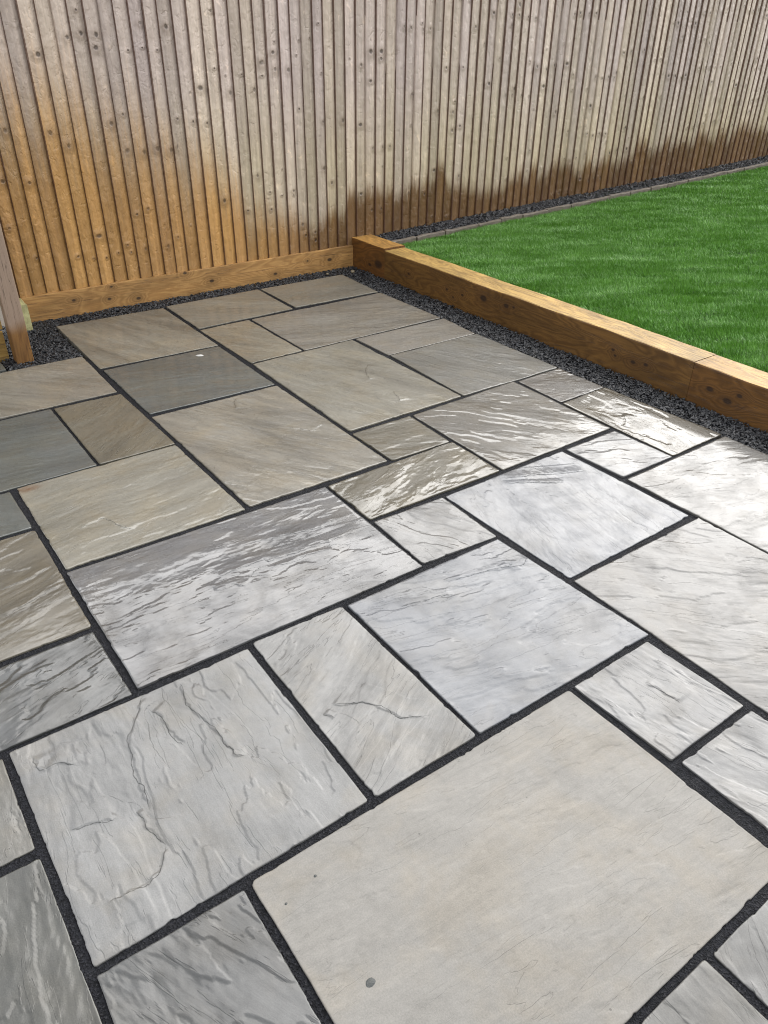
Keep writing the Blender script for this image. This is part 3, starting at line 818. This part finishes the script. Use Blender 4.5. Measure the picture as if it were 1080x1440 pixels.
SLX = 2.865
kn1 = [(3.031, .093, .020), (3.206, .066, .009), (3.343, .065, .008), (3.284, .035, .007), (2.854, .098, .014), (2.80, .103, .007), (2.136, .079, .008), (2.119, .056, .007), (2.016, .058, .010), (1.947, .067, .009), (3.70, .072, .008)]
kn2 = [(1.619, .068, .013), (1.485, .085, .010), (1.53, .045, .016), (1.25, .08, .012)]
kn0 = [(4.113, .037, .012), (4.02, .06, .03)]
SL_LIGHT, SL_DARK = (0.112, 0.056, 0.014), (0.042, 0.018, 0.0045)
lit_top = (3.2, 4.1, 4.8)  # sleeper tops: light from above put into the colour, plus paler weathering
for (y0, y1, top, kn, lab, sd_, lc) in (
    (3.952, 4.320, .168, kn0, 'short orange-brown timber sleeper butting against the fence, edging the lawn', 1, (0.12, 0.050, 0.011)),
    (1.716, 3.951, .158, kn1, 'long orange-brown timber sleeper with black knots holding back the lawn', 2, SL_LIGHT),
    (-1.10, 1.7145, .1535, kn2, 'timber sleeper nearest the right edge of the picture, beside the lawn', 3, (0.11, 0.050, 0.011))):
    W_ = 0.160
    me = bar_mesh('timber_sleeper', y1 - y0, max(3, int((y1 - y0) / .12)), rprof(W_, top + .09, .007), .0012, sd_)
    o = link('timber_sleeper', me, mat_timber('sleeper timber %d' % sd_, 'y', lc, SL_DARK, kn, .5, lit_top))
    o.location = (SLX, y0, -.09)
    tag(o, lab, 'sleeper', 'timber sleepers along the lawn')

# edging stones between lawn and slate strip
edg = empty('lawn_edging', (LX0, EDGE_Y0, lawn_z(LX0)))
tag(edg, 'thin row of grey stone edging between lawn and slate strip', 'edging')
EST = mat_plain('grey edging stone', (0.075, 0.060, 0.045), (0.15, 0.125, 0.098), 0.6, 30.0)
x = 3.02; k = 0
while x < 11.5:
    L = random.uniform(.19, .30)
    me = bar_mesh('edging_stone', L - .008, 4, rprof(EDGE_Y1 - EDGE_Y0, .05, .004), .0015, 100 + k, 'x')
    o = link('edging_stone', me, EST, edg)
    o.location = (x - edg.location.x, random.uniform(-.004, .004), lawn_z(x) - .036 + random.uniform(-.003, .003) - edg.location.z)
    o.rotation_euler = (random.uniform(-.03, .03), -.038, random.uniform(-.012, .012))
    x += L; k += 1

# ------------------------------------------------------------------ fence
FY = 4.345
fence = empty('garden_fence', (0.0, FY, 0.0))
tag(fence, 'tall weathered timber fence of overlapping vertical boards behind patio and lawn', 'fence')
FM = mat_fence()
PITCH_B, BW, BTOP = 0.0735, 0.097, 1.82
def board_mesh(seed):
    r = np.random.default_rng(seed)
    # profile across: thick edge at x=0 standing proud, thin edge tucked under the next board; front is -y
    front = [(0.0000, -.0105), (0.0000, -.0215), (0.0012, -.0246), (.0045, -.0268), (.013, -.0282), (.026, -.0280), (.040, -.0258), (.052, -.0220), (.064, -.0170), (.074, -.0115), (.084, -.0080), (BW, -.0062)]
    back = [(BW, -.0015), (.05, -.0050), (.015, -.0082)]
    prof = front + back; k = len(prof); segs = 14; V = []
    bow, tw = r.normal(0, .002), r.normal(0, .0016)
    for i in range(segs + 1):
        t = i / segs; z = t * BTOP
        off_ = bow * math.sin(math.pi * t) + tw * (t - .5)
        for (a, b) in prof:
            V.append((a + off_ + (r.normal(0, .0004) if a < .01 else 0), b + r.normal(0, .00035), z))
    faces = [(i * k + j, i * k + (j + 1) % k, (i + 1) * k + (j + 1) % k, (i + 1) * k + j) for i in range(segs) for j in range(k)]
    me = bpy.data.meshes.new('fence_board')
    me.from_pydata(V, [], faces + [tuple(range(k - 1, -1, -1)), tuple(range(segs * k, segs * k + k))])
    bm = bmesh.new(); bm.from_mesh(me); bmesh.ops.recalc_face_normals(bm, faces=bm.faces); bm.to_mesh(me); bm.free()
    for p_ in me.polygons: p_.use_smooth = len(p_.vertices) == 4
    me.set_sharp_from_angle(angle=rad(50))
    me.materials.append(FM)
    return me
BM = [board_mesh(s) for s in range(9)]
x = -0.90
while x < 11.6:
    o = bpy.data.objects.new('fence_board', random.choice(BM))
    COL.objects.link(o)
    o.parent = fence
    o.location = (x + random.gauss(0, .0015), random.uniform(-.0006, .0006), 0.105 + random.uniform(-.004, .004))
    o.rotation_euler = (0, random.gauss(0, .0011), 0)
    x += PITCH_B + max(-.004, min(.004, random.gauss(0, .003)))
GB = mat_timber('gravel board timber', 'x', (0.34, 0.19, 0.065), (0.19, 0.09, 0.026),
     [(1.05, .065, .008), (1.24, .041, .008), (1.403, .017, .010), (1.263, .104, .006), (1.856, .044, .011), (2.282, .022, .010), (2.681, .053, .013), (2.516, .068, .006), (1.695, .114, .009)], .4)
gb = link('gravel_board', bar_mesh('gravel_board', 2.072, 14, rprof(.022, .19, .003), .0008, 5, 'x'), GB, fence)
gb.location = (0.792, -.041, -.070)
gb['label'] = 'horizontal knotty board along the foot of the fence'
RAIL = mat_timber('rail timber', 'x', (0.20, 0.12, 0.055), (0.13, 0.07, 0.03), [], .2)
for z in (0.30, 0.95, 1.60):
    o = link('rail', bar_mesh('rail', 12.4, 6, rprof(.05, .075, .004), .0008, 8, 'x'), RAIL, fence)
    o.location = (-0.85, .002, z)
POSTM = mat_timber('post timber', 'z', (0.20, 0.12, 0.055), (0.13, 0.07, 0.03), [], .2)
for xx in (-0.8, 1.03, 2.86, 4.69, 6.52, 8.35, 10.2):
    o = link('post', bar_mesh('post', 1.95, 6, rprof(.095, .095, .004), .0008, 9, 'z'), POSTM, fence)
    o.location = (xx, .055, -.12)

# ------------------------------------------------------------------ side screen at the left edge
side = empty('side_screen', (0.638, 3.765, 0.0))
tag(side, 'upright timber post with boards beside it at the left edge of the picture', 'fence')
SP = mat_timber('side post timber', 'z', (0.16, 0.078, 0.022), (0.095, 0.04, 0.011), [], .5, None, .20)
o = link('post', bar_mesh('post', 1.95, 12, rprof(.075, .075, .005), .0008, 21, 'z'), SP, side)
o.location = (-.036, -.035, -.10)
o['label'] = 'post grey above and wet brown at its foot'
SB = mat_timber('side board timber', 'x', (0.24, 0.15, 0.04), (0.15, 0.08, 0.02), [], .4)
for (z0, h, dy) in ((-.08, .195, .070), (.132, .15, .045), (.30, .15, .045), (.468, .15, .045), (.636, .15, .045), (.804, .15, .045), (.972, .15, .045)):
    o = link('board', bar_mesh('board', 1.0, 6, rprof(.022, h, .003), .0008, int(z0 * 100) + 50, 'x'), SB, side)
    o.location = (-1.048, dy, z0)
blk = link('timber_block', bar_mesh('timber_block', .125, 3, rprof(.052, .19, .005), .0012, 33, 'y'),
           mat_timber('fresh cut timber', 'y', (0.40, 0.38, 0.19), (0.28, 0.26, 0.115), [], .2))
blk.location = (0.736, 4.178, -.068)
tag(blk, 'small pale green timber block at the left end of the fence foot board', 'block')

# ------------------------------------------------------------------ small loose things
PET = mat_plain('white petal', (0.34, 0.335, 0.32), (0.42, 0.415, 0.40), 0.5, 200.0)
o = link('petal', disc_mesh('petal', .019, .010, .003, 12, 4), PET)
o.location = (1.334, 3.332, top_z(6, 1.334, 3.332)); o.rotation_euler = (0, 0, rad(-30))
tag(o, 'small white petal lying on the dark blue-grey slab', 'petal')
PEB = mat_plain('cream pebble', (0.13, 0.105, 0.065), (0.18, 0.15, 0.10), 0.6, 120.0)
for k, (mx, my, s) in enumerate(((2.766, 4.162, .013), (2.60, 4.205, .008))):
    me = np_mesh('pebble', OCT_V * np.array((s * 1.3, s, s * .8)), OCT_F, False)
    bm = bmesh.new(); bm.from_mesh(me); bmesh.ops.subdivide_edges(bm, edges=bm.edges, cuts=2, use_grid_fill=True, smooth=.6); bm.to_mesh(me); bm.free()
    o = link('pebble', me, PEB); o.location = (mx, my, -.004); o.rotation_euler = (0.2, 0.1, 0.7 + k)
    tag(o, ('larger cream pebble in the dark gravel by the short sleeper', 'smaller cream pebble in the dark gravel below the fence foot board')[k], 'pebble')
